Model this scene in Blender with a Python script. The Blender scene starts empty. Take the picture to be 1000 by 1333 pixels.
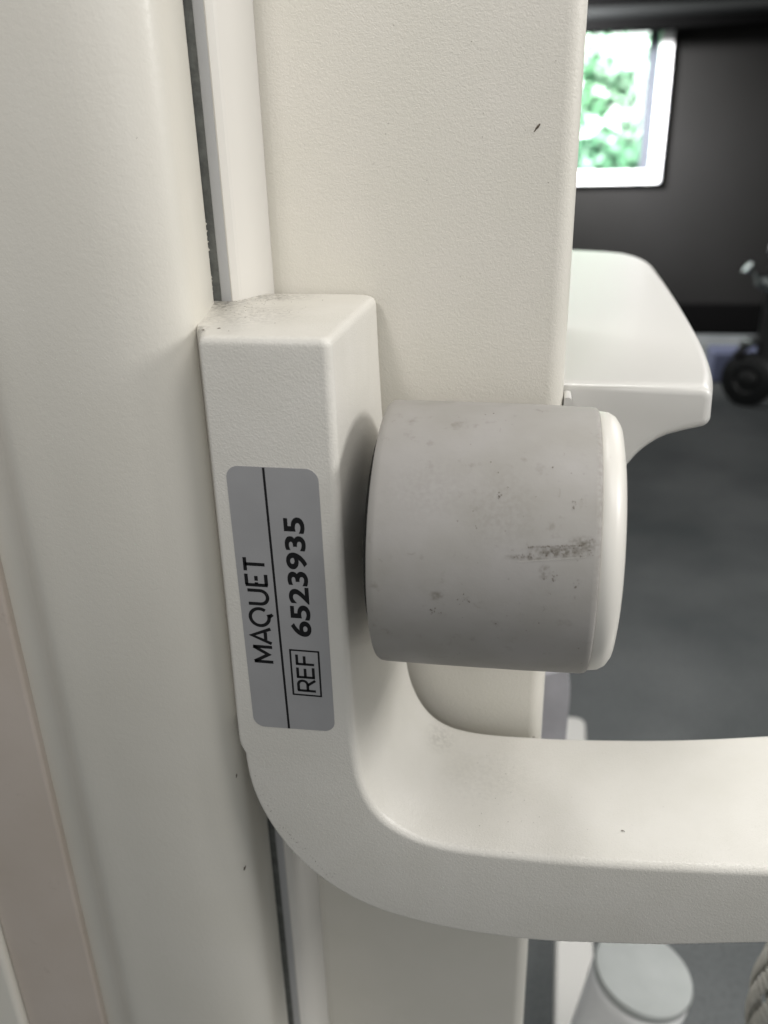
import bpy, bmesh, math, random
from mathutils import Vector, Matrix, noise
random.seed(7)
scene = bpy.context.scene
COL = scene.collection
H = 1.15                                   # camera height above the carpet (m)

# ------------------------------------------------------------------ camera
cam_d = bpy.data.cameras.new("camera")
cam = bpy.data.objects.new("camera", cam_d); COL.objects.link(cam)
R = Matrix(((0.98485107, -0.04785259, 0.16666886),
            (0.17175527, 0.40136418, -0.89967045),
            (-0.02384335, 0.91466766, 0.40350288)))
cam.matrix_world = Matrix.Translation((0, 0, H)) @ R.to_4x4()
cam_d.sensor_fit = 'HORIZONTAL'; cam_d.sensor_width = 36; cam_d.lens = 39.6
cam_d.clip_start = 0.01; cam_d.clip_end = 200
cam_d.dof.use_dof = True; cam_d.dof.focus_distance = 0.305; cam_d.dof.aperture_fstop = 12.5
scene.camera = cam

# ------------------------------------------------------------------ world, lamps, exposure
world = bpy.data.worlds.new("World"); scene.world = world; world.use_nodes = True
bg = world.node_tree.nodes["Background"]
bg.inputs[0].default_value = (0.97, 0.98, 0.97, 1); bg.inputs[1].default_value = 0.355
scene.view_settings.view_transform = 'Standard'; scene.view_settings.look = 'None'
scene.view_settings.exposure = 0.0; scene.view_settings.gamma = 1.0

def lamp(name, loc, aim, size, power, col, size_y=None, spread=180):
    d = bpy.data.lights.new(name, 'AREA'); d.shape = 'RECTANGLE'; d.size = size; d.size_y = size_y or size
    d.energy = power; d.color = col; d.spread = math.radians(spread)
    o = bpy.data.objects.new(name, d); COL.objects.link(o); o.location = loc
    o.rotation_euler = (Vector(aim) - Vector(loc)).to_track_quat('-Z', 'Y').to_euler()
    return o
lamp("ceiling_lamp", (0.80, -0.15, H + 1.25), (0.0, 0.30, H - .15), 0.5, 10, (1.0, 0.965, 0.92), 0.8)
lamp("front_fill_lamp", (0.6, -2.0, H + 0.7), (0, 0.3, H + 0.1), 1.2, 6, (0.98, 0.98, 0.97))  # added front fill for the lower front faces, no window there
lamp("side_fill_lamp", (1.35, 0.24, H + 0.55), (0, 0.29, H - .15), 0.4, 12, (1.0, 0.98, 0.95))  # added fill from the right for block side and handle bend, no window
lamp("rear_top_fill_lamp", (-0.05, 0.80, H + 1.35), (0.15, 1.0, 0), 0.5, 5, (1.0, 0.99, 0.96), None, 80)  # added fill above ledge, leg, lid and near carpet, not a known fixture
lamp("wall_fill_lamp", (-0.8, 4.5, H + 0.9), (0.2, 5.5, H + 0.12), 0.5, 70, (1.0, 0.99, 1.0), 0.3, 54)  # added fill that lifts the far wall and window frame, no such fixture
lamp("bend_fill_lamp", (1.0, 1.9, H + 0.65), (0, 0.3, H - .2), 0.7, 5, (1.0, 0.99, 0.98))  # unseen fill invented to brighten the handle bend and give sheen
sp = bpy.data.lights.new("upper_fill_spot", 'SPOT'); sp.energy = 43; sp.spot_size = math.radians(24); sp.spot_blend = 1.0  # added spot that brightens only the upper panel and column
sp.shadow_soft_size = 0.12; sp.color = (1, .96, .93)
so = bpy.data.objects.new("upper_fill_spot", sp); COL.objects.link(so); so.location = (-0.35, -1.2, H + 0.9)
so.rotation_euler = (Vector((-0.17, 0.3, H + 0.17)) - Vector(so.location)).to_track_quat('-Z', 'Y').to_euler()

# ------------------------------------------------------------------ materials
def mat(name, base, rough=0.5, spec=0.5, bump=None, var=None, metal=0, coat=0, extra=None, trans=0, dirt=None):
    """bump = list of (scale, strength, detail, distortion); var = (scale, amount, tint); dirt = (scale, threshold, amount, colour)"""
    m = bpy.data.materials.new(name); m.use_nodes = True
    nt = m.node_tree; N = nt.nodes; L = nt.links; b = N["Principled BSDF"]
    b.inputs['Base Color'].default_value = (*base, 1); b.inputs['Roughness'].default_value = rough
    b.inputs['Specular IOR Level'].default_value = spec; b.inputs['Metallic'].default_value = metal
    b.inputs['Coat Weight'].default_value = coat; b.inputs['Transmission Weight'].default_value = trans
    tc = N.new('ShaderNodeTexCoord')
    col = None
    if var:
        n = N.new('ShaderNodeTexNoise'); n.inputs['Scale'].default_value = var[0]; n.inputs['Detail'].default_value = 4
        L.new(tc.outputs['Object'], n.inputs['Vector'])
        r = N.new('ShaderNodeMapRange'); r.inputs[1].default_value = .35; r.inputs[2].default_value = .65
        L.new(n.outputs['Fac'], r.inputs[0])
        mx = N.new('ShaderNodeMix'); mx.data_type = 'RGBA'
        mx.inputs[6].default_value = (*base, 1); mx.inputs[7].default_value = (*[c * t for c, t in zip(base, var[1])], 1)
        L.new(r.outputs[0], mx.inputs[0]); col = mx.outputs[2]
    if var:
        rr = N.new('ShaderNodeMapRange'); rr.inputs[1].default_value = .3; rr.inputs[2].default_value = .7
        rr.inputs[3].default_value = max(.05, rough - .03); rr.inputs[4].default_value = rough + .06
        L.new(n.outputs['Fac'], rr.inputs[0]); L.new(rr.outputs[0], b.inputs['Roughness'])
    if dirt:
        n = N.new('ShaderNodeTexNoise'); n.inputs['Scale'].default_value = dirt[0]; n.inputs['Detail'].default_value = 6
        n.inputs['Roughness'].default_value = .65
        L.new(tc.outputs['Object'], n.inputs['Vector'])
        r = N.new('ShaderNodeMapRange'); r.inputs[1].default_value = dirt[1]; r.inputs[2].default_value = dirt[1] + .12
        r.inputs[4].default_value = dirt[2]
        L.new(n.outputs['Fac'], r.inputs[0])
        mx = N.new('ShaderNodeMix'); mx.data_type = 'RGBA'
        if col: L.new(col, mx.inputs[6])
        else: mx.inputs[6].default_value = (*base, 1)
        mx.inputs[7].default_value = (*dirt[3], 1)
        L.new(r.outputs[0], mx.inputs[0]); col = mx.outputs[2]
    if col: L.new(col, b.inputs['Base Color'])
    prev = None
    for s, st, det, dist in (bump or []):
        n = N.new('ShaderNodeTexNoise'); n.inputs['Scale'].default_value = s; n.inputs['Detail'].default_value = det
        n.inputs['Distortion'].default_value = dist
        L.new(tc.outputs['Object'], n.inputs['Vector'])
        bp = N.new('ShaderNodeBump'); bp.inputs['Strength'].default_value = st; bp.inputs['Distance'].default_value = 0.0005
        L.new(n.outputs['Fac'], bp.inputs['Height'])
        if prev: L.new(prev.outputs[0], bp.inputs['Normal'])
        prev = bp
    if prev: L.new(prev.outputs[0], b.inputs['Normal'])
    return m

M = {}
M['coat_column'] = mat('column_powder_coat', (.69, .665, .605), .40, .5, bump=[(1050, .33, 2, .7), (2600, .18, 2, 0)], var=(33, (.97, .975, .965)), dirt=(260, .70, .3, (.36, .33, .28)))
M['coat_panel'] = mat('panel_powder_coat', (.685, .663, .603), .34, .5, bump=[(520, .15, 3, .5), (1700, .12, 2, .3)], var=(23, (.97, .968, .96)), dirt=(200, .72, .25, (.36, .33, .28)))
M['coat_handle'] = mat('handle_powder_coat', (.72, .70, .652), .33, .5, bump=[(1350, .30, 2, .5), (3000, .15, 2, 0)], var=(50, (.96, .96, .95)), dirt=(230, .68, .3, (.40, .36, .30)))
M['smooth_white'] = mat('smooth_white_plastic', (.58, .572, .548), .3, .5)
M['trim_white'] = mat('trim_white_enamel', (.68, .66, .62), .38, .5, bump=[(300, .06, 2, 0)])
M['pink_panel'] = mat('warm_beige_enamel', (.58, .515, .46), .4, .5, bump=[(420, .12, 2, .4)], var=(20, (.93, .92, .9)), dirt=(90, .64, .3, (.25, .2, .16)))
M['gasket'] = mat('dark_rubber_gasket', (.11, .115, .11), .7, .3, bump=[(900, .3, 3, 0)], var=(300, (1.5, 1.5, 1.5)))
M['grey_strip'] = mat('grey_plastic_strip', (.44, .445, .455), .45, .5, bump=[(900, .12, 2, 0)])
M['sleeve'] = mat('grey_rubber_sleeve', (.375, .36, .345), .55, .35, bump=[(300, .10, 4, 0), (1800, .06, 2, 0)],
                  var=(45, (.9, .9, .87)), dirt=(150, .60, .38, (.17, .155, .125)))
M['cap'] = mat('cream_cap', (.72, .70, .65), .36, .5, bump=[(120, .05, 2, 0)], dirt=(500, .68, .4, (.45, .38, .32)))
M['label'] = mat('grey_label_film', (.335, .335, .342), .38, .5, bump=[(2500, .05, 2, 0)], var=(60, (1.06, 1.06, 1.06)))
M['ink'] = mat('black_ink', (.008, .008, .009), .4, .4)
M['speck'] = mat('dark_dust', (.12, .10, .08), .9, .1)
M['speck_light'] = mat('grey_lint', (.25, .23, .2), .9, .1)
M['gap_shade_black'] = mat('gap_shade_black', (.02, .02, .018), .7, .2)  # near-black for the disc that stands in for shade beside the roller
M['scratch'] = mat('pale_scratch', (.62, .60, .56), .5, .3)
M['wall'] = mat('dark_grey_wall_paint', (.0125, .0123, .0119), .75, .08, bump=[(60, .2, 3, 0)], var=(1.2, (.8, .8, .78)))
M['skirting'] = mat('black_skirting', (.003, .003, .003), .8, .03)
M['carpet'] = mat('charcoal_carpet', (.15, .157, .158), .95, .1, bump=[(120, 1.0, 4, 0)], var=(2.2, (.62, .64, .65)), dirt=(160, .5, .4, (.04, .044, .045)))
M['frame'] = mat('white_window_frame', (.86, .86, .86), .4, .4)
M['reveal'] = mat('grey_window_bead', (.05, .055, .065), .7, .1)
M['black_plastic'] = mat('black_plastic', (.012, .013, .013), .35, .5)
M['dark_metal'] = mat('dark_grey_metal', (.03, .03, .03), .4, .5)
M['chrome'] = mat('worn_chrome', (.42, .46, .45), .25, .5, metal=1)
M['bluegrey'] = mat('blue_grey_plastic', (.19, .21, .33), .5, .4)
M['lavender'] = mat('grey_lavender_plastic', (.6, .59, .63), .5, .4, var=(30, (.8, .8, .8)), bump=[(80, .6, 3, 0)])
M['lid'] = mat('pale_grey_lid', (.40, .42, .41), .45, .5, var=(25, (.9, .9, .9)))
M['cord'] = mat('grey_beige_cord', (.5, .49, .45), .8, .2, bump=[(1500, .4, 2, 0)], var=(120, (.85, .85, .85)))
M['bark'] = mat('tree_bark', (.12, .09, .06), .9, .1)
lf = mat('green_leaves', (.27, .42, .34), .6, .3, var=(1.2, (1.1, 1.08, .95)))
M['leaf'] = lf
g = bpy.data.materials.new('window_glass'); g.use_nodes = True
gb = g.node_tree.nodes["Principled BSDF"]; gb.inputs['Transmission Weight'].default_value = 1
gb.inputs['Roughness'].default_value = 0.0; gb.inputs['IOR'].default_value = 1.02; gb.inputs['Base Color'].default_value = (.97, 1, .98, 1)
M['glass'] = g
s = bpy.data.materials.new('bright_overcast_sky'); s.use_nodes = True
nt = s.node_tree; nt.nodes.remove(nt.nodes["Principled BSDF"]); em = nt.nodes.new('ShaderNodeEmission')
em.inputs[0].default_value = (.93, 1, .97, 1); em.inputs[1].default_value = 1.9
nt.links.new(em.outputs[0], nt.nodes['Material Output'].inputs[0]); M['sky'] = s

def smear(m, spots, colour, nscale=900):
    """soft dirty patches of their own shape: spots = [(centre xyz in m, half sizes xyz in m, strength)]"""
    nt = m.node_tree; N = nt.nodes; L = nt.links; b = N["Principled BSDF"]
    tc = N.new('ShaderNodeTexCoord'); acc = None
    for c, h_, st_ in spots:
        sb = N.new('ShaderNodeVectorMath'); sb.operation = 'SUBTRACT'; sb.inputs[1].default_value = c; L.new(tc.outputs['Object'], sb.inputs[0])
        dv = N.new('ShaderNodeVectorMath'); dv.operation = 'DIVIDE'; dv.inputs[1].default_value = h_; L.new(sb.outputs[0], dv.inputs[0])
        ln = N.new('ShaderNodeVectorMath'); ln.operation = 'LENGTH'; L.new(dv.outputs[0], ln.inputs[0])
        r = N.new('ShaderNodeMapRange'); r.interpolation_type = 'SMOOTHSTEP'; r.inputs[1].default_value = 0.1; r.inputs[2].default_value = 1; r.inputs[3].default_value = st_; r.inputs[4].default_value = 0
        L.new(ln.outputs['Value'], r.inputs[0])
        if acc:
            ad = N.new('ShaderNodeMath'); ad.operation = 'MAXIMUM'; L.new(acc, ad.inputs[0]); L.new(r.outputs[0], ad.inputs[1]); acc = ad.outputs[0]
        else: acc = r.outputs[0]
    n = N.new('ShaderNodeTexNoise'); n.inputs['Scale'].default_value = nscale; n.inputs['Detail'].default_value = 5; L.new(tc.outputs['Object'], n.inputs['Vector'])
    r2 = N.new('ShaderNodeMapRange'); r2.inputs[1].default_value = .38; r2.inputs[2].default_value = .62; L.new(n.outputs['Fac'], r2.inputs[0])
    mu = N.new('ShaderNodeMath'); mu.operation = 'MULTIPLY'; L.new(acc, mu.inputs[0]); L.new(r2.outputs[0], mu.inputs[1])
    mx = N.new('ShaderNodeMix'); mx.data_type = 'RGBA'; mx.inputs[7].default_value = (*colour, 1); L.new(mu.outputs[0], mx.inputs[0])
    src = b.inputs['Base Color'].links[0].from_socket; L.new(src, mx.inputs[6]); L.new(mx.outputs[2], b.inputs['Base Color'])
smear(M['sleeve'], [((.010, .231, H - .1150), (.0135, .02, .0024), .9), ((.0, .231, H - .1170), (.009, .02, .0012), .9), ((.017, .231, H - .1125), (.0065, .02, .0030), .95),
                    ((-.0265, .231, H - .1305), (.003, .02, .0022), .7), ((.006, .231, H - .121), (.0025, .02, .003), .7), ((-.008, .24, H - .105), (.016, .03, .016), .16), ((-.03, .24, H - .1), (.02, .03, .012), .12), ((.022, .25, H - .10), (.0022, .06, .05), .35)], (.14, .125, .10), 700)
smear(M['coat_handle'], [((-.116, .306, H - .055), (.013, .022, .004), .95), ((-.105, .322, H - .055), (.03, .014, .004), .8), ((-.109, .262, H - .055), (.006, .006, .003), .9), ((-.10, .285, H - .055), (.03, .03, .003), .4),
                         ((-.012, .292, H - .254), (.034, .03, .006), .10), ((-.035, .31, H - .25), (.014, .014, .006), .3)], (.24, .225, .20), 560)

# ------------------------------------------------------------------ helpers (shape coordinates in millimetres from the camera foot point at height H)
def W(p): return Vector((p[0] / 1000, p[1] / 1000, H + p[2] / 1000))
def tag(o, label=None, cat=None, group=None, kind=None):
    if label: o['label'] = label
    if cat: o['category'] = cat
    if group: o['group'] = group
    if kind: o['kind'] = kind
    return o
def empty(name, loc, label, cat, group=None):
    o = bpy.data.objects.new(name, None); COL.objects.link(o); o.location = loc
    o.empty_display_size = .02
    return tag(o, label, cat, group)
def finish(name, bm, m, parent=None, smooth=None, bevel=None, seg=3, weld=False):
    bmesh.ops.recalc_face_normals(bm, faces=bm.faces)
    me = bpy.data.meshes.new(name); bm.to_mesh(me); bm.free()
    o = bpy.data.objects.new(name, me); COL.objects.link(o)
    me.materials.append(m)
    if bevel:
        b = o.modifiers.new('bevel', 'BEVEL'); b.width = bevel; b.segments = seg; b.limit_method = 'ANGLE'; b.angle_limit = math.radians(32)
    if smooth is not None or bevel:
        for p in me.polygons: p.use_smooth = True
        if smooth: me.set_sharp_from_angle(angle=math.radians(smooth))
    if bevel:
        wn = o.modifiers.new('wn', 'WEIGHTED_NORMAL'); wn.keep_sharp = True
    if parent:
        o.parent = parent; o.matrix_parent_inverse = Matrix.Translation(-world_loc(parent))
    return o
def world_loc(o):
    v = Vector((0, 0, 0))
    while o:
        v += Vector(o.location); v += o.matrix_parent_inverse.translation if o.parent else Vector((0, 0, 0)); o = o.parent
    return v
def prism(bm, pts, z0, z1, axis='z'):
    """extrude outline pts; axis z: pts=(x,y); axis y: pts=(x,z); axis x: pts=(y,z)"""
    def P(p, t):
        return W((p[0], p[1], t)) if axis == 'z' else W((p[0], t, p[1])) if axis == 'y' else W((t, p[0], p[1]))
    a = [bm.verts.new(P(p, z0)) for p in pts]; b = [bm.verts.new(P(p, z1)) for p in pts]
    n = len(pts)
    for i in range(n): bm.faces.new((a[i], a[(i + 1) % n], b[(i + 1) % n], b[i]))
    bm.faces.new(a); bm.faces.new(b)
def box(bm, x0, x1, y0, y1, z0, z1): prism(bm, [(x0, y0), (x1, y0), (x1, y1), (x0, y1)], z0, z1)
def fillet(pts, radii, n=6):
    """round the corners of a closed 2-D outline"""
    out = []; N = len(pts)
    for i, p in enumerate(pts):
        r = radii[i] if isinstance(radii, (list, tuple)) else radii
        if r <= 0: out.append(tuple(p)); continue
        p = Vector(p); a = Vector(pts[i - 1]) - p; b = Vector(pts[(i + 1) % N]) - p
        la, lb = a.length, b.length; a.normalize(); b.normalize()
        ang = a.angle(b); t = min(r / math.tan(ang / 2), la * .49, lb * .49); r2 = t * math.tan(ang / 2)
        c = p + (a + b).normalized() * (r2 / math.sin(ang / 2))
        s_, e_ = p + a * t, p + b * t
        v0, v1 = s_ - c, e_ - c
        th = math.atan2(v0.x * v1.y - v0.y * v1.x, v0.dot(v1))
        for k in range(n + 1):
            q = Matrix.Rotation(th * k / n, 2) @ v0; out.append((c.x + q.x, c.y + q.y))
    return out
def spline(pts, n=8):
    """Catmull-Rom through open list of tuples"""
    out = []
    P = [Vector(p) for p in pts]; P = [P[0] * 2 - P[1]] + P + [P[-1] * 2 - P[-2]]
    for i in range(1, len(P) - 2):
        for k in range(n):
            t = k / n
            out.append(.5 * ((2 * P[i]) + (-P[i - 1] + P[i + 1]) * t + (2 * P[i - 1] - 5 * P[i] + 4 * P[i + 1] - P[i + 2]) * t * t + (-P[i - 1] + 3 * P[i] - 3 * P[i + 1] + P[i + 2]) * t ** 3))
    out.append(P[-2]); return out
def loft(bm, rings, close=True):
    vs = [[bm.verts.new(W(p)) for p in r] for r in rings]
    n = len(vs[0])
    for a, b in zip(vs, vs[1:]):
        for i in range(n if close else n - 1):
            bm.faces.new((a[i], a[(i + 1) % n], b[(i + 1) % n], b[i]))
    return vs
def lathe_x(bm, prof, yc, zc, n=128, cap=True):
    """prof = [(x, r)] about an axis parallel to X through (yc, zc)"""
    rings = [[(x, yc + r * math.cos(2 * math.pi * k / n), zc + r * math.sin(2 * math.pi * k / n)) for k in range(n)] for x, r in prof]
    vs = loft(bm, rings)
    if cap: bm.faces.new(vs[0]); bm.faces.new(vs[-1])

# ------------------------------------------------------------------ the medical cart
cart = empty('medical_cart', (0, .33, 0), 'off-white medical equipment cart filling the left and middle, with grab handle and grey bumper roller', 'medical cart')
Z0, Z1 = -1000, 420

# -- column
bm = bmesh.new()
prof = fillet([(-104.6, 333.9), (-101, 333.3), (-60, 332.2), (12, 330), (12, 470), (-104.6, 470)], [.1, 2, 0, 6.5, 8, 2], 8)
prism(bm, prof, Z0, Z1)
finish('column', bm, M['coat_column'], cart, smooth=35)

# -- white trim strip in the corner between panel and column
bm = bmesh.new()
prof = fillet([(-114.2, 311.8), (-112.1, 313.9), (-111.4, 315.2), (-104.0, 334.6), (-104.0, 352), (-118.5, 352), (-118.5, 330), (-116.5, 312.6)], [.4, .4, .4, 0, 0, 0, 0, 0], 5)
prism(bm, prof, Z0, Z1)
finish('corner_trim', bm, M['trim_white'], cart, smooth=50)
# -- grey strip
bm = bmesh.new()
prism(bm, fillet([(-118.7, 311.6), (-114.5, 311.9), (-114.5, 326), (-118.7, 326)], [.5, .5, 0, 0], 4), Z0, Z1)
finish('edge_strip', bm, M['grey_strip'], cart, smooth=50)
# -- dark gasket, with a torn front lip
bm = bmesh.new()
prism(bm, [(-124.5, 311.9), (-118.6, 311.9), (-118.2, 330), (-124.5, 330)], Z0, Z1)
gk = finish('gasket', bm, M['gasket'], cart)

# -- left panel: plateau, long soft step, lower flat
def panel_outline():
    front = [(-252, 266), (-207, 264.0), (-199, 263.6), (-193, 262.8), (-188.5, 260.6), (-184.5, 257.2), (-180.5, 254.6), (-175.5, 253.4), (-165, 252.6), (-152, 251.8), (-140, 251.8), (-130, 252.7), (-121, 255.0), (-114.8, 258.7), (-111.6, 263.4), (-111.5, 270), (-113.2, 280), (-117.2, 296), (-120.2, 307.5)]
    f = [(p.x, p.y) for p in spline(front, 5)]
    return f + [(-121.2, 310.2), (-121.9, 310.9), (-126, 311), (-126, 420), (-252, 420)]
bm = bmesh.new(); prism(bm, panel_outline(), Z0, Z1)
finish('side_panel', bm, M['coat_panel'], cart, smooth=40)
# -- torn paint edge along the gasket just above the handle block
bm = bmesh.new()
rnd = random.Random(3)
z = 40
while z > -54:
    h = rnd.uniform(.5, 2.2); w = rnd.uniform(.1, .75) * (1 if z < -22 else .2)
    if rnd.random() < (.75 if z < -8 else .3):
        x0 = -122.2; a = [W((x0, 311.6, z)), W((x0 + w + .25, 311.9, z - h * rnd.uniform(.2, .8))), W((x0, 311.6, z - h))]
        b = [v + Vector((0, .0008, 0)) for v in a]
        va = [bm.verts.new(v) for v in a]; vb = [bm.verts.new(v) for v in b]
        bm.faces.new(va); bm.faces.new(vb)
        for i in range(3): bm.faces.new((va[i], va[(i + 1) % 3], vb[(i + 1) % 3], vb[i]))
    z -= h * rnd.uniform(.9, 1.6)
tag(finish('torn_paint_flakes', bm, M['coat_panel'], cart), kind='stuff')
# -- outer panels at the far left
bm = bmesh.new()
prism(bm, fillet([(-201.5, 260), (-201.5, 292), (-245, 292), (-245, 259.5)], [1.6, 0, 0, 1], 5), Z0, Z1)
tag(finish('outer_panel', bm, M['pink_panel'], cart, smooth=50), 'warm beige outer panel at the left edge')
bm = bmesh.new()
prism(bm, fillet([(-245.3, 255.5), (-245.3, 290), (-330, 290), (-330, 250)], [3, 0, 0, 0], 5), Z0, Z1)
tag(finish('outer_panel', bm, M['coat_panel'], cart, smooth=50), 'off-white rim of the outer panel in the bottom left corner')

# -- grab handle: block that bends into a bar
# each station: outer point, inner point on the front plane y=250, inner point on the back plane y=322
ctrl = [  # (Ox,Oz, Ix,Iz, Bx,Bz)
 (-102.7, -55, -61.5, -55, -61.0, -55),
 (-102.9, -90, -61.2, -90, -60.0, -90),
 (-103.3, -130, -61.0, -130, -58.0, -130),
 (-103.7, -165, -60.6, -165, -55.5, -165),
 (-104.1, -192, -60.2, -192, -53.0, -190),
 (-104.3, -213, -59.6, -212, -51.0, -207),
 (-102.8, -234, -58.2, -225, -49.6, -222),
 (-97.2, -252, -54.6, -236.5, -46.4, -233.5),
 (-87.6, -268.5, -49.0, -244.6, -41.2, -243.0),
 (-74.5, -282, -41.0, -250.2, -34.0, -249.4),
 (-58.5, -291.8, -31.5, -253.6, -25.0, -252.6),
 (-38.0, -297.6, -19.0, -255.2, -12.5, -253.8),
 (-14.0, -300.2, -3.0, -255.3, 2.0, -253.6),
 (12.0, -300.0, 15.0, -254.9, 19.0, -252.9),
 (36.0, -297.2, 37.0, -254.0, 39.0, -251.2),
 (60.0, -293.6, 61.0, -252.0, 62.0, -248.7),
 (84.0, -288.4, 84.5, -249.8, 85.0, -245.2),
 (108.0, -283.0, 108.0, -247.0, 108.5, -240.8),
 (150.0, -272.0, 150.0, -239.5, 150.5, -233.0),
]
st = spline([tuple(c[:3]) for c in ctrl], 12); st2 = spline([tuple(c[3:]) for c in ctrl], 12)
YF, YB = 250.0, 321.0
def station(o, i, b, yf=YF, yb=YB, inset=0, flare=1.0, flare2=1.0):
    O, I, B = Vector(o), Vector(i), Vector(b)
    # 2-D frame u along O->I, plus y;  corners (u,y)
    e = (I - O); Wd = e.length; e.normalize(); perp = Vector((-e.y, e.x))
    wb = (B - O).dot(e); off = (B - O).dot(perp)
    k = inset
    F = flare
    yb2 = yb + 10 * F
    G = flare2 * 1.3
    c = [(-G + k, yf + k), (Wd - k, yf + k), (wb - k, yb2 - k), (-21 * F, yb2 - k), (-21 * F, yf + 38), (-3.0 * F - G + k, yf + 9)]
    r = [1.3, 3.2, 2.2 + 6 * F, 1.0, 1.0, 1.0]
    pts = fillet(c, r, 7)
    out = []
    for u, y in pts:
        t = (y - yf) / (yb - yf) * (u / Wd)
        # slight softness of the front face so the casting is not dead flat
        p = O + e * u + perp * off * t
        out.append((p.x, y, p.y))
    return out
rings = []
S = [((a.x, a.y), (a.z, b.x), (b.y, b.z)) for a, b in zip(st, st2)]
o, i_, b_ = S[0]
def sh(p, d): return (p[0], p[1] + d)
rings.append(station(o, i_, b_, inset=2.4))
rings.append(station(sh(o, -.25), sh(i_, -.25), sh(b_, -.25), inset=1.3))
rings.append(station(sh(o, -.9), sh(i_, -.9), sh(b_, -.9), inset=.45))
rings.append(station(sh(o, -2.2), sh(i_, -2.2), sh(b_, -2.2), inset=0.05))
for s_ in S[1:]:
    zz = s_[0][1]; F = min(1, max(0, (zz + 216) / 5)); F = F * F * (3 - 2 * F)
    G = min(1, max(0, (zz + 217.5) / 3)) ** .5; rings.append(station(*s_, flare=F, flare2=G))
bm = bmesh.new(); vs = loft(bm, rings); bm.faces.new(vs[0]); bm.faces.new(vs[-1])
handle = finish('grab_handle', bm, M['coat_handle'], cart, smooth=60)
# -- label
def flat_mesh(bm, polys, y, t=0.0):
    """polys in (x,z) mm on the front plane"""
    for p in polys:
        a = [bm.verts.new(W((q[0], y, q[1]))) for q in p]
        if t:
            b = [bm.verts.new(W((q[0], y - t, q[1]))) for q in p]
            n = len(a)
            for k in range(n): bm.faces.new((a[k], a[(k + 1) % n], b[(k + 1) % n], b[k]))
            bm.faces.new(b)
        else: bm.faces.new(a)
bm = bmesh.new()
flat_mesh(bm, [fillet([(-99.6, -97.9), (-67.9, -98.0), (-67.2, -203.6), (-99.0, -204.4)], 4.3, 8)], YF + .02, .17)
finish('label_plate', bm, M['label'], handle)
YL = YF - .155
# lettering frame: text runs upwards (+z), letter tops point to -x
def strokes(bm, segs, org, w, sx=1, sy=1):
    for s_ in segs:
        pts = [Vector(p) for p in s_]
        closed = len(pts) > 3 and (pts[0] - pts[-1]).length < 1e-6
        P = [Vector((p.x * sx, p.y * sy)) for p in pts]
        L, Rr = [], []
        for k, p in enumerate(P):
            if closed:
                a = P[k - 1] if k else P[-2]; b = P[k + 1] if k < len(P) - 1 else P[1]
            else: a = P[max(k - 1, 0)]; b = P[min(k + 1, len(P) - 1)]
            d1 = (p - a).normalized() if (p - a).length > 1e-9 else (b - p).normalized()
            d2 = (b - p).normalized() if (b - p).length > 1e-9 else d1
            d = (d1 + d2).normalized(); n = Vector((-d.y, d.x)); m_ = w / 2 / max(.5, d.dot(d2))
            L.append(p + n * m_); Rr.append(p - n * m_)
        def T(v): return W((org[0] - v.y, YL - .03, org[1] + v.x))
        a = [bm.verts.new(T(v)) for v in L]; b = [bm.verts.new(T(v)) for v in Rr]
        for k in range(len(P) - 1): bm.faces.new((a[k], a[k + 1], b[k + 1], b[k]))
def arc(cx, cy, r, a0, a1, n=28, ry=None):
    return [(cx + r * math.cos(math.radians(a0 + (a1 - a0) * k / n)), cy + (ry or r) * math.sin(math.radians(a0 + (a1 - a0) * k / n))) for k in range(n + 1)]
bm = bmesh.new()
h = 7.2; x = 0; wst = 1.3; org = (-89.0, -174.6)
def glyph(segs, adv):
    global x
    strokes(bm, [[(px + x, py) for px, py in s_] for s_ in segs], org, wst); x += adv
glyph([[(0, 0), (0, h)], [(0, h - .1), (3.2, 1.6), (6.4, h - .1)], [(6.4, h), (6.4, 0)]], 8.0)          # M
glyph([[(0, 0), (3.1, h), (6.2, 0)], [(1.5, 2.1), (4.7, 2.1)]], 7.2)                                       # A
glyph([arc(3.7, 3.6, 3.5, -38, 292), [(3.9, 0.1), (5.1, -1.3)]], 9.2)                                      # Q (broken ring)
glyph([[(0, h), (0, 2.7)] + arc(2.7, 2.7, 2.7, 180, 360, 14) + [(5.4, h)]], 7.6)                           # U
glyph([[(4.3, h), (0, h)], [(0, h + .45), (0, -.45)], [(0, 0), (4.3, 0)], [(.3, 3.6), (1.1, 3.6)], [(1.7, 3.6), (3.6, 3.6)]], 5.6)   # E
glyph([[(0, h), (5.2, h)], [(2.6, h), (2.6, 0)]], 6)                                                       # T
finish('lettering', bm, M['ink'], handle)
bm = bmesh.new(); flat_mesh(bm, [[(-86.9, -98.1), (-86.05, -98.1), (-84.75, -204.1), (-85.6, -204.1)]], YL - .02)
finish('divider_line', bm, M['ink'], handle)
bm = bmesh.new()
wst = .75; x0, x1, z0, z1 = -82.6, -71.7, -188.0, -168.4
strokes(bm, [[(0, 0), (19.4, 0), (19.4, 10.6), (0, 10.6), (0, 0)]], (-71.7, -188.0), .7)
org = (-73.6, -186.0); x = 0; h = 6.9; wst = 1.05
glyph([[(0, 0), (0, h)], [(0, h - .4), (2.6, h - .4)] + arc(2.6, h - 2.15, 1.75, 90, -90, 10) + [(0, h - 3.9)], [(2.4, h - 3.9), (4.7, 0)]], 5.9)
glyph([[(4.1, h - .5), (0, h - .5)], [(0, h), (0, 0)], [(0, .5), (4.3, .5)], [(0, 3.6), (3.8, 3.6)]], 5.7)
glyph([[(4.0, h - .5), (0, h - .5)], [(0, h), (0, 0)], [(0, 3.6), (3.5, 3.6)]], 5)
finish('reference_symbol', bm, M['ink'], handle)
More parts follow.
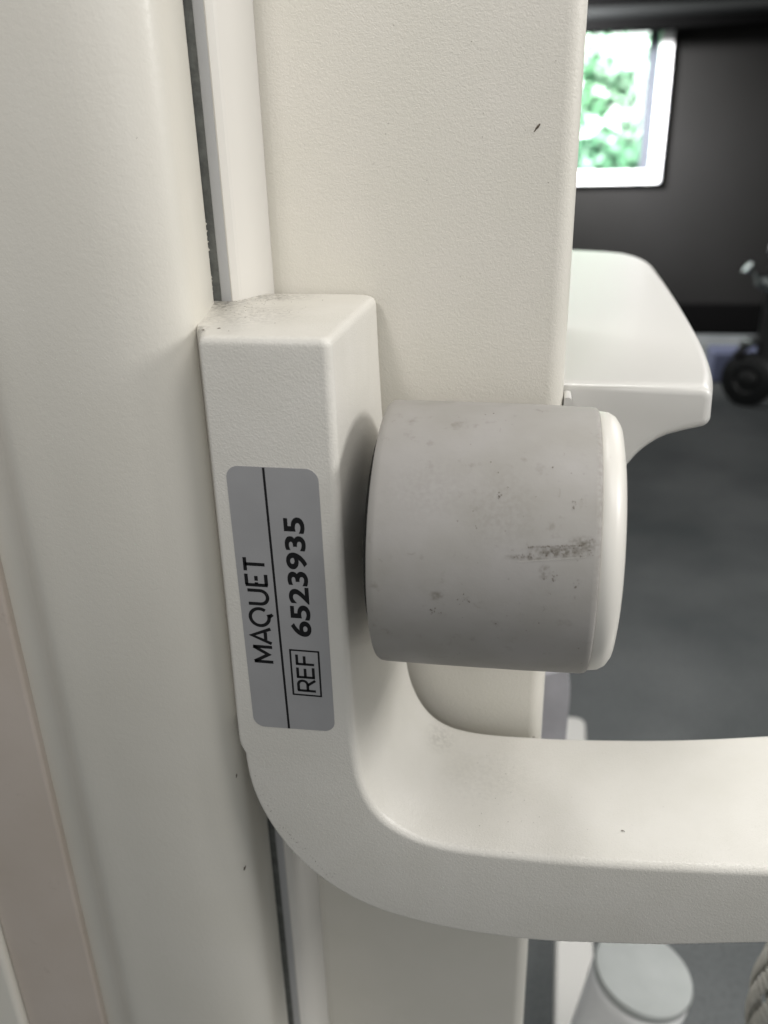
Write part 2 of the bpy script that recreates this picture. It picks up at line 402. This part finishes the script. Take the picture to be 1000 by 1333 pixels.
# digits: built-in font turned into a mesh
def text_mesh(name, body, org, height, length, bold, parent):
    cu = bpy.data.curves.new(name, 'FONT'); cu.body = body; cu.size = 1; cu.offset = bold; cu.resolution_u = 6
    to = bpy.data.objects.new(name, cu); COL.objects.link(to)
    bpy.context.view_layer.update()
    me = bpy.data.meshes.new_from_object(to.evaluated_get(bpy.context.evaluated_depsgraph_get()))
    bpy.data.objects.remove(to)
    xs = [v.co.x for v in me.vertices]; ys = [v.co.y for v in me.vertices]
    sx = length / (max(xs) - min(xs)); sy = height / (max(ys) - min(ys)); mx, my = min(xs), min(ys)
    for v in me.vertices:
        u, w = (v.co.x - mx) * sx, (v.co.y - my) * sy
        v.co = W((org[0] - w, YL - .03, org[1] + u))
    o = bpy.data.objects.new(name, me); COL.objects.link(o); me.materials.clear(); me.materials.append(M['ink'])
    o.parent = parent; o.matrix_parent_inverse = Matrix.Translation(-world_loc(parent)); return o
text_mesh('reference_number', '6523935', (-73.6, -162.6), 7.6, 47.0, .028, handle)

# -- bumper roller
YK, ZK = 277.0, -131.2
roller = finish('bumper_core', (lambda b: (lathe_x(b, [(-50, 17), (-49.5, 40), (23.5, 40)], YK, ZK, 64), b)[1])(bmesh.new()), M['smooth_white'], cart, smooth=40)
bm = bmesh.new()
lathe_x(bm, [(-48.6, 40.2), (-48.8, 45.4), (-49.2, 46.6), (-48.3, 47.2), (-46.5, 47.4), (-30, 47.4), (0, 47.1), (20.3, 46.6), (21.8, 46.3), (22.4, 45.8), (22.5, 44.8), (22.5, 40.2)], YK, ZK, 160, cap=False)
sleeve = finish('rubber_sleeve', bm, M['sleeve'], roller, smooth=50)
bm = bmesh.new()
lathe_x(bm, [(22.3, 40.3), (22.3, 44.9), (22.9, 45.3), (26.0, 44.9), (28.2, 43.6), (29.8, 41.2), (30.6, 37), (31.2, 26), (31.5, 12), (31.6, 2)], YK, ZK, 160)
finish('end_cap', bm, M['cap'], roller, smooth=50)

bm = bmesh.new(); lathe_x(bm, [(-51.6, 20), (-51.6, 38.5), (-51.0, 39.6), (-49.6, 39.8)], YK, ZK, 96); finish('gap_shade_disc', bm, M['gap_shade_black'], roller, smooth=40)  # thin disc added to darken the roller gap, shade built as a part
bm = bmesh.new(); lathe_x(bm, [(-66, 12), (-49, 12)], 299, ZK, 32); finish('roller_axle', bm, M['smooth_white'], roller, smooth=40)
# -- side ledge on the right of the column: sections stacked along y
def offset(poly, k):
    if k == 0: return list(poly)
    out = []; n = len(poly)
    for i in range(n):
        a_, b_, c_ = Vector(poly[i - 1]), Vector(poly[i]), Vector(poly[(i + 1) % n])
        d = ((b_ - a_).normalized() + (c_ - b_).normalized()).normalized()
        nn = Vector((d.y, -d.x)); q = b_ - nn * k * (-1 if ccw < 0 else 1); out.append((q.x, q.y))
    return out
def ledge_section(X):
    tail = [(p.x, p.y) for p in spline([(60.5, -113.0), (55, -114.9), (50.2, -117.9), (45, -122.6), (40.6, -128.8), (36.5, -135.5), (32.5, -144.5), (28, -160), (24, -180), (20, -200)], 3)]
    head = fillet([(9, -93.5), (X, -93.5), (X + .6, -109.8), (61.5, -112.6)], [0, 5.2, 4.2, 0], 7)
    pl = head + tail[1:] + [(9, -212)]
    f = min(1.0, (X - 9) / 62.0)
    return [(9 + (x - 9) * f if X < 71 else x, z) for x, z in pl] if X < 71 else pl
base = [(p.x, p.y) for p in spline([(345, 70.6), (372, 75.4), (410, 79.2), (460, 82.0), (540, 84.6), (620, 86.2), (700, 87)], 6)]
base += [(700 + 95 * math.sin(t), 12 + 75 * max(0, math.cos(t)) ** .55) for t in [math.radians(90 * i / 22) for i in range(1, 23)]]
rings = []
ref = ledge_section(71.5); ar = sum(ref[i - 1][0] * ref[i][1] - ref[i][0] * ref[i - 1][1] for i in range(len(ref))); ccw = 1 if ar > 0 else -1
for th in (90, 72, 54, 36, 18):
    k = 3.7 * (1 - math.cos(math.radians(th))); y_ = 345 + 3.7 * (1 - math.sin(math.radians(th)))
    rings.append([(x, y_, z) for x, z in offset(ledge_section(71.3), k)])
for y_, X in base:
    if y_ > 350: rings.append([(x, y_, z) for x, z in ledge_section(max(X, 71.3) if y_ < 700 else X)])
bm = bmesh.new(); vs = loft(bm, rings); bm.faces.new(vs[0]); bm.faces.new(vs[-1])
ledge = finish('side_ledge', bm, M['smooth_white'], cart, smooth=60)
# rounded boss between column and ledge
bm = bmesh.new()
prism(bm, fillet([(12.4, -96), (15.6, -96), (15.6, -150), (12.4, -150)], [1.2, 1.5, 0, 0], 4), 334, 344.6, 'y')
finish('ledge_boss', bm, M['smooth_white'], ledge, smooth=40)

# -- hanging grey plate behind the roller
bm = bmesh.new()
pl = [(17, -405), (38.5, -396), (42, -420), (41, -520), (40, -640), (14, -640)]
prism(bm, fillet(pl, 2, 3), 590, 604, 'y')
finish('rear_plate', bm, M['lavender'], cart, smooth=40)
bm = bmesh.new(); box(bm, -60, 39, 600, 606, -634, -400); box(bm, -60, -40, 468, 606, -600, -430)
finish('plate_bracket', bm, M['dark_metal'], cart, bevel=.001, seg=2)

# -- base leg running back along the carpet
def leg_pt(px): return px
bm = bmesh.new()
a = [(64, 700), (118, 700), (132, 1395), (84, 1395)]
prism(bm, fillet(a, [12, 12, 18, 18], 5), -1085, -1045)
leg = finish('base_leg', bm, M['smooth_white'], cart, bevel=.006, seg=3)
bm = bmesh.new(); box(bm, -100, 118, 640, 700, -1085, -1045); box(bm, -100, 10, 340, 700, -1085, -1003)
finish('base_frame', bm, M['smooth_white'], cart, bevel=.006, seg=3)
for (x_, y_) in ((98, 760), (108, 1340), (-60, 420)):
    bm = bmesh.new(); lathe_x(bm, [(x_ - 11, 24), (x_ - 10, 26), (x_ + 10, 26), (x_ + 11, 24)], y_, -1124 + 2, 32)
    wheel = finish('caster_wheel', bm, M['black_plastic'], cart, smooth=40)
    for q in (-14, 12):
        bm = bmesh.new(); box(bm, x_ + q, x_ + q + 2, y_ - 9, y_ + 9, -1128, -1086); finish('fork', bm, M['dark_metal'], wheel)

# ------------------------------------------------------------------ specks and lint (real tiny flakes lying on the surfaces)
def flake(bm, c, n, size, asp=1.0, rot=None, rnd=random):
    n = Vector(n).normalized(); t = Vector((1, 0, 0)) if abs(n.z) > .8 else Vector((0, 0, 1)).cross(n).normalized(); b = n.cross(t).normalized()
    a0 = rnd.uniform(0, 6.28) if rot is None else rot
    k = rnd.randint(5, 8); c = W(c); ring = []
    for i in range(k):
        th = 2 * math.pi * i / k; r = size / 1000 * rnd.uniform(.6, 1.15)
        u, v = r * math.cos(th), r * math.sin(th) * asp
        ring.append(c + t * (u * math.cos(a0) - v * math.sin(a0)) + b * (u * math.sin(a0) + v * math.cos(a0)))
    top = bm.verts.new(c + n * size * .25 / 1000); rv = [bm.verts.new(p) for p in ring]
    for i in range(k): bm.faces.new((rv[i], rv[(i + 1) % k], top))
def fibre(bm, c, n, length, rnd=random, w=.09):
    n = Vector(n).normalized(); t = n.orthogonal().normalized(); b = n.cross(t)
    p = W(c) + n * .00008; th = rnd.uniform(0, 6.28); cur = rnd.uniform(-1.2, 1.2); prev = None
    for k in range(8):
        d = t * math.cos(th) + b * math.sin(th); s_ = d.cross(n) * w / 2000
        q = (bm.verts.new(p + s_), bm.verts.new(p - s_))
        if prev: bm.faces.new((prev[0], q[0], q[1], prev[1]))
        prev = q; p = p + d * length / 8000; th += cur / 3 + rnd.uniform(-.2, .2)
def cyl(x, deg, r=47.5):
    t = math.radians(deg); n = (0, -math.cos(t), math.sin(t))
    return (x, YK - r * math.cos(t), ZK + r * math.sin(t)), n
rnd = random.Random(11)
bm = bmesh.new()
for _ in range(80):
    c, n = cyl(rnd.uniform(-47, 21), rnd.uniform(-35, 88), 47.3); flake(bm, c, n, rnd.choice([.1, .13, .16, .22, .3]), rnd.uniform(.4, 1), rnd=rnd)
for cx, cd, k, s_ in ((-28, -6, 14, 1.1), (-17, -1, 10, 1.3), (8, 11, 12, 1.2), (16, 9, 8, .9), (-9, 40, 10, 1.0), (14, 38, 8, 1), (18, 24, 9, 1.1)):
    for _ in range(k):
        c, n = cyl(cx + rnd.gauss(0, s_), cd + rnd.gauss(0, s_), 47.45); flake(bm, c, n, rnd.uniform(.08, .3), .7, rnd=rnd)
# the scuff: rows of small smudges climbing to the right end
for k in range(80):
    u = rnd.random() ** .7; v = rnd.random()
    x_ = -4 + 24 * u; d_ = 17.3 + 3.4 * u + (v - .25) * (1.0 + 3.4 * u)
    c, n = cyl(x_, d_, 47.43); flake(bm, c, n, rnd.uniform(.10, .34), .55, rnd=rnd)
for k in range(26):
    c, n = cyl(1 + k * .62, 21.6 + .06 * k + rnd.gauss(0, .15), 47.43); flake(bm, c, n, rnd.uniform(.16, .34), .8, rnd=rnd)
tag(finish('scuff_specks', bm, M['speck'], roller), kind='stuff')
bm = bmesh.new()
for _ in range(14):
    c, n = cyl(rnd.uniform(-46, 20), rnd.uniform(-40, 88), 47.5); fibre(bm, c, n, rnd.uniform(1.2, 3.5), rnd)
tag(finish('lint', bm, M['speck_light'], roller), kind='stuff'); bm = bmesh.new()
# pale raised lip under the scuff
a_ = []
for k in range(16):
    u = k / 15; c, n = cyl(-2 + 20 * u, 15.9 + 3.3 * u, 47.35); p = W(c); a_.append((p, Vector(n)))
for (p, n), (q, m_) in zip(a_, a_[1:]):
    up = Vector((0, 0, .00012)); bm.faces.new([bm.verts.new(v) for v in (p - up, q - up, q + up, p + up)])
finish('scratch', bm, M['scratch'], roller)
# handle specks
bm = bmesh.new()
flake(bm, (43.2, 266.5, -252.6), (0, 0, 1), .65, .55, .3, rnd)
flake(bm, (43.9, 266.2, -252.5), (0, 0, 1), .3, .8, .3, rnd)
for _ in range(46): flake(bm, (rnd.gauss(-8, 11), rnd.uniform(262, 318), -254.2 + rnd.uniform(0, .1)), (0, 0, 1), rnd.uniform(.07, .26), .7, rnd=rnd)
for _ in range(26): flake(bm, (rnd.uniform(20, 95), rnd.uniform(258, 318), -250.6), (0, 0, 1), rnd.uniform(.07, .16), .7, rnd=rnd)
# dust on the block top, gathered toward the back left
for _ in range(150):
    y_ = 322 - abs(rnd.gauss(0, 26)); x_ = -116 + abs(rnd.gauss(0, 16))
    if y_ < 256: continue
    flake(bm, (x_, y_, -54.98), (0, 0, 1), rnd.uniform(.10, .34), .7, rnd=rnd)
flake(bm, (-101.5, 262, -54.95), (0, 0, 1), .8, .8, rnd=rnd); flake(bm, (-105.8, 259, -54.9), (0, 0, 1), .9, .6, rnd=rnd)
for _ in range(55): flake(bm, (rnd.uniform(-103, 90), 249.96, 0), (0, -1, 0), .001, rnd=rnd)
for _ in range(40):
    z_ = rnd.uniform(-58, -210); flake(bm, (rnd.uniform(-103, -64), 249.97, z_), (0, -1, 0), rnd.uniform(.06, .15), .6, rnd=rnd)
for _ in range(60):   # grime along the outside of the bend
    t = rnd.random(); k = int(72 + t * 36); o_ = S[min(k, len(S) - 1)][0]
    flake(bm, (o_[0] + rnd.uniform(1.2, 5), 249.95, o_[1] + rnd.uniform(1.5, 5)), (0, -1, 0), rnd.uniform(.08, .3), .5, rnd=rnd)
for x_, y_ in ((-38, 300), (-27, 306), (8, 320.2)): flake(bm, (x_, y_, -250.5 if x_ < -30 else -253.4), (0, 0, 1), .55, .7, rnd=rnd)
tag(finish('dust_specks', bm, M['speck'], handle), kind='stuff')
# column and panel marks
bm = bmesh.new()
flake(bm, (-2.8, 330.2, 2.7), (0, -1, 0), 1.5, .3, .9, rnd); flake(bm, (-3.7, 330.2, 1.5), (0, -1, 0), .7, .4, .7, rnd)
for _ in range(30):
    x_ = rnd.uniform(-100, 4); flake(bm, (x_, 332.15 - (x_ + 60) * .0305 if x_ > -60 else 332.1 - (x_ + 60) * .046, rnd.uniform(-60, 45)), (0, -1, 0), rnd.uniform(.1, .3), .5, rnd=rnd)
for x_, z_, s_, a_ in ((-112, -237, 1.7, 1.3), (-113.3, -288, 1.9, 1.25)):
    flake(bm, (x_, 257.6, z_), (-.1, -1, 0), s_, .22, a_, rnd)
for _ in range(26): flake(bm, (rnd.uniform(-176, -118), 255.55, rnd.uniform(-380, 30)), (0, -1, 0), rnd.uniform(.1, .3), .5, rnd=rnd)
for _ in range(5): fibre(bm, (rnd.uniform(-170, -120), 255.4, rnd.uniform(-340, -20)), (0, -1, 0), rnd.uniform(1.5, 4), rnd)
tag(finish('paint_chips', bm, M['speck'], cart), kind='stuff')

# ------------------------------------------------------------------ canister standing under the handle
can = empty('canister', (.142, .63, 0), 'white round canister with a pale grey lid, blurred below the bar of the handle', 'canister')
bm = bmesh.new()
ax = Vector((.16, .0, 1)).normalized()
def lathe_ax(bm, base, ax, prof, n=64):
    ax = Vector(ax).normalized(); u = ax.orthogonal().normalized(); v = ax.cross(u)
    rings = [[Vector(base) + ax * h_ + (u * math.cos(2 * math.pi * k / n) + v * math.sin(2 * math.pi * k / n)) * r for k in range(n)] for h_, r in prof]
    vs = [[bm.verts.new(p) for p in r] for r in rings]
    for a, b in zip(vs, vs[1:]):
        for i in range(n): bm.faces.new((a[i], a[(i + 1) % n], b[(i + 1) % n], b[i]))
    bm.faces.new(vs[0]); bm.faces.new(vs[-1])
top = Vector((.143, .647, H - .80))
base = top - ax * ((top.z - .004) / ax.z)
Lh = (top - base).length
lathe_ax(bm, base, ax, [(0, .046), (.01, .05), (Lh * .8, .05), (Lh - .02, .051), (Lh - .012, .05), (Lh - .010, .048)])
finish('canister_body', bm, M['frame'], can, smooth=40)
bm = bmesh.new()
lathe_ax(bm, base, ax, [(Lh - .0098, .046), (Lh - .009, .0505), (Lh - .003, .051), (Lh, .0495), (Lh + .001, .045), (Lh + .002, .02), (Lh + .002, .002)])
finish('lid', bm, M['lid'], can, smooth=40)

# ------------------------------------------------------------------ knotted cord hanging behind the handle
bm = bmesh.new()
cx, cy = .186, .43
for row in range(26):
    t = row / 25; z = H - .478 - .16 * t
    rad = .0055 + .0135 * math.sin(math.pi * min(1, (t * 1.15 + .04))) ** .8
    n = 9
    for k in range(n):
        a = 2 * math.pi * (k + .5 * (row % 2)) / n + .25 * row
        c = Vector((cx + rad * math.cos(a), cy + rad * math.sin(a), z))
        mt = Matrix.Translation(c) @ Matrix.Rotation(a, 4, 'Z') @ Matrix.Rotation(.5, 4, 'X') @ Matrix.Diagonal((.0022, .0036, .0062, 1))
        bmesh.ops.create_icosphere(bm, subdivisions=2, radius=1, matrix=mt)
bmesh.ops.create_cone(bm, cap_ends=True, segments=16, radius1=.006, radius2=.006, depth=.24, matrix=Matrix.Translation((cx, cy, H - .52)))
cordo = finish('hanging_cord', bm, M['cord'], smooth=60)
tag(cordo, 'grey braided cord hanging under the handle at the bottom right corner', 'cord')

# ------------------------------------------------------------------ room behind
def setting(name, bm, m, **k): return tag(finish(name, bm, m, **k), kind='structure')
bm = bmesh.new(); v = [bm.verts.new(p) for p in ((-7, -4, 0), (8, -4, 0), (8, 5.5, 0), (-7, 5.5, 0))]; bm.faces.new(v)
setting('floor', bm, M['carpet'])
WX0, WX1, WZ0, WZ1 = -.55, .655, H - .262, H + .62
bm = bmesh.new()
def mbox(bm, a, b):
    prism(bm, [(a[0] * 1000, a[1] * 1000), (b[0] * 1000, a[1] * 1000), (b[0] * 1000, b[1] * 1000), (a[0] * 1000, b[1] * 1000)], (a[2] - H) * 1000, (b[2] - H) * 1000)
mbox(bm, (-7, 5.5, -.02), (WX0, 5.62, 3.7)); mbox(bm, (WX1, 5.5, -.02), (8, 5.62, 3.7))
mbox(bm, (WX0, 5.5, -.02), (WX1, 5.62, WZ0)); mbox(bm, (WX0, 5.5, WZ1), (WX1, 5.62, 3.7))
bmesh.ops.remove_doubles(bm, verts=bm.verts, dist=.0001)
setting('wall', bm, M['wall'])
bm = bmesh.new(); mbox(bm, (-7, 5.475, .003), (8, 5.498, .185))
tag(finish('skirting_board', bm, M['skirting'], bevel=.004, seg=2), 'black skirting board along the foot of the dark grey wall', 'skirting board', kind='structure')

win = empty('window', (.05, 5.5, WZ0), 'bright white-framed window in the dark wall with green trees outside', 'window')
fw = .07
bm = bmesh.new()
o_ = fillet([(WX0 * 1000 - 10, (WZ0 - H) * 1000 - 10), (WX1 * 1000 + 15, (WZ0 - H) * 1000 - 10), (WX1 * 1000 + 15, (WZ1 - H) * 1000 + 10), (WX0 * 1000 - 10, (WZ1 - H) * 1000 + 10)], 22, 5)
i2 = fillet([(WX0 * 1000 + 55, (WZ0 - H) * 1000 + 62), (WX1 * 1000 - 50, (WZ0 - H) * 1000 + 62), (WX1 * 1000 - 50, (WZ1 - H) * 1000 - 60), (WX0 * 1000 + 55, (WZ1 - H) * 1000 - 60)], 4, 5)
ya, yb = 5470, 5500 - 2
R0 = [[bm.verts.new(W((p[0], y, p[1]))) for p in ring] for y in (ya, yb) for ring in (o_, i2)]
n = len(o_)
for k in range(n):
    j = (k + 1) % n
    bm.faces.new((R0[0][k], R0[0][j], R0[1][j], R0[1][k])); bm.faces.new((R0[2][k], R0[2][j], R0[3][j], R0[3][k]))
    bm.faces.new((R0[0][k], R0[0][j], R0[2][j], R0[2][k])); bm.faces.new((R0[1][k], R0[1][j], R0[3][j], R0[3][k]))
finish('frame', bm, M['frame'], win, smooth=40)
bm = bmesh.new(); mbox(bm, (WX1 - .105, 5.505, WZ0 + .063), (WX1 - .052, 5.585, WZ1 - .062)); mbox(bm, (WX0 + .057, 5.505, WZ0 + .063), (WX0 + .10, 5.585, WZ1 - .062))
finish('inner_bead', bm, M['reveal'], win, bevel=.006, seg=2)
bm = bmesh.new(); mbox(bm, (WX0 + .101, 5.54, WZ0 + .063), (WX1 - .106, 5.546, WZ1 - .062))
finish('pane', bm, M['glass'], win)

bl = empty('roller_blind', (.05, 5.45, H + .53), 'dark grey roller blind cassette across the top of the bright window', 'blind')
def bar(name, z, r, m, y):
    bm = bmesh.new(); lathe_x(bm, [(-900, r), (1500, r)], y, z, 32); return finish(name, bm, m, bl, smooth=50)
bm = bmesh.new(); box(bm, -900, 2600, 5330, 5468, 505, 560); finish('cassette_bottom', bm, M['skirting'], bl, bevel=.004, seg=2)
bar('roller_tube', 590, 38, M['black_plastic'], 5390)
bm = bmesh.new(); box(bm, -900, 2600, 5420, 5468, 561, 720); finish('cassette_top', bm, M['skirting'], bl, bevel=.004, seg=2)

# equipment caster at the right edge
cw = empty('equipment_trolley', (.95, 3.95, 0), 'dark equipment trolley with a big black caster wheel, cut by the right edge', 'trolley')
wax = Vector((-.55, -.83, 0)).normalized(); wc = Vector((.955, 3.95, .122))
bm = bmesh.new(); lathe_ax(bm, wc, wax, [(-.03, .06), (-.028, .106), (-.018, .12), (.018, .12), (.028, .106), (.03, .06), (.022, .05)])
wh = finish('caster_wheel', bm, M['black_plastic'], cw, smooth=35)
bm = bmesh.new(); lathe_ax(bm, wc, wax, [(.0, .045), (.026, .045), (.034, .03), (.036, .01)], 32); finish('hub', bm, M['black_plastic'], wh, smooth=35)
def tube(bm, pts, r, n=14):
    P = [Vector(p) for p in pts]; rings = []
    for k, p in enumerate(P):
        d = (P[min(k + 1, len(P) - 1)] - P[max(k - 1, 0)]).normalized(); u = d.orthogonal().normalized(); w = d.cross(u)
        rings.append([bm.verts.new(p + (u * math.cos(2 * math.pi * i / n) + w * math.sin(2 * math.pi * i / n)) * r) for i in range(n)])
    for a, b in zip(rings, rings[1:]):
        for i in range(n): bm.faces.new((a[i], a[(i + 1) % n], b[(i + 1) % n], b[i]))
    bm.faces.new(rings[0]); bm.faces.new(rings[-1])
bm = bmesh.new(); tube(bm, [(.885, 3.95, H - .93), (.92, 3.95, H - .875), (.985, 3.95, H - .845), (1.06, 3.95, H - .83)], .022)
bm2 = bm; finish('fork_arm', bm2, M['dark_metal'], cw, smooth=40)
bm = bmesh.new(); bmesh.ops.create_uvsphere(bm, u_segments=20, v_segments=12, radius=.03, matrix=Matrix.Translation((.925, 3.93, H - .855)) @ Matrix.Diagonal((1, 1, .7, 1)))
finish('brake_pedal', bm, M['chrome'], cw, smooth=40)
bm = bmesh.new(); tube(bm, [(.87, 3.9, H - .53), (.925, 3.9, H - .585), (1.0, 3.9, H - .62), (1.1, 3.9, H - .66)], .026)
finish('lever', bm, M['chrome'], cw, smooth=40)
bm = bmesh.new(); tube(bm, [(1.03, 3.95, H - 1.0), (1.03, 3.95, H - .45), (1.04, 3.95, H - .1)], .06); tube(bm, [(.96, 3.92, H - .45), (1.1, 3.92, H - .5)], .03)
finish('post', bm, M['dark_metal'], cw, smooth=40)
bm = bmesh.new(); box(bm, 870, 1240, 4330, 4520, -1147, -1000)
tag(finish('storage_tray', bm, M['bluegrey'], bevel=.012, seg=3), 'low blue-grey tray on the carpet behind the black caster wheel', 'tray')

# ------------------------------------------------------------------ outdoors, seen through the window
bm = bmesh.new(); v = [bm.verts.new(p) for p in ((-14, 5.7, -.05), (16, 5.7, -.05), (16, 20, -.05), (-14, 20, -.05))]; bm.faces.new(v)
setting('ground', bm, M['leaf'])
bm = bmesh.new()
va = [[bm.verts.new((math.sin(a) * 12, 8 + math.cos(a) * 8, z)) for a in [math.radians(-80 + 160 * i / 32) for i in range(33)]] for z in (-.1, 5.5)]
for i in range(32): bm.faces.new((va[0][i], va[0][i + 1], va[1][i + 1], va[1][i]))
setting('sky', bm, M['sky'])
rnd = random.Random(5)
for idx, (tx, ty, th, cr, lab) in enumerate(((.1, 9.2, 1.0, 1.25, 'tree seen through the window close to its lower left, wide green crown'), (2.1, 10.6, 2.6, 1.3, 'taller green tree at the right side of the window view'))):
    tr = empty('tree', (tx, ty, -.05), lab, 'tree')
    bm = bmesh.new(); tube(bm, [(tx, ty, -.05), (tx + .05, ty, th * .5), (tx - .05, ty, th)], .09, 10)
    for q in range(4):
        a = q * 1.6; tube(bm, [(tx, ty, th * .7), (tx + .6 * math.cos(a), ty + .6 * math.sin(a), th * 1.1)], .035, 8)
    finish('trunk', bm, M['bark'], tr, smooth=60)
    bm = bmesh.new()
    for cl in range(46):
        d = Vector((rnd.gauss(0, 1), rnd.gauss(0, 1), rnd.gauss(0, .8))); d = d.normalized() * cr * rnd.uniform(.25, 1)
        cc = Vector((tx, ty, th)) + d
        for l in range(70):
            p = cc + Vector((rnd.gauss(0, .16), rnd.gauss(0, .16), rnd.gauss(0, .12)))
            u = Vector((rnd.gauss(0, 1), rnd.gauss(0, 1), rnd.gauss(0, 1))).normalized(); w = u.orthogonal().normalized(); s_ = rnd.uniform(.07, .13)
            bm.faces.new([bm.verts.new(v) for v in (p - u * s_, p + w * s_ * .5, p + u * s_, p - w * s_ * .5)])
    finish('crown', bm, M['leaf'], tr)
lamp("outdoor_daylight_lamp", (-3, 6.6, 6.5), (0.8, 9.5, 1.0), 3.0, 2200, (1, 1, .96), None, 70)
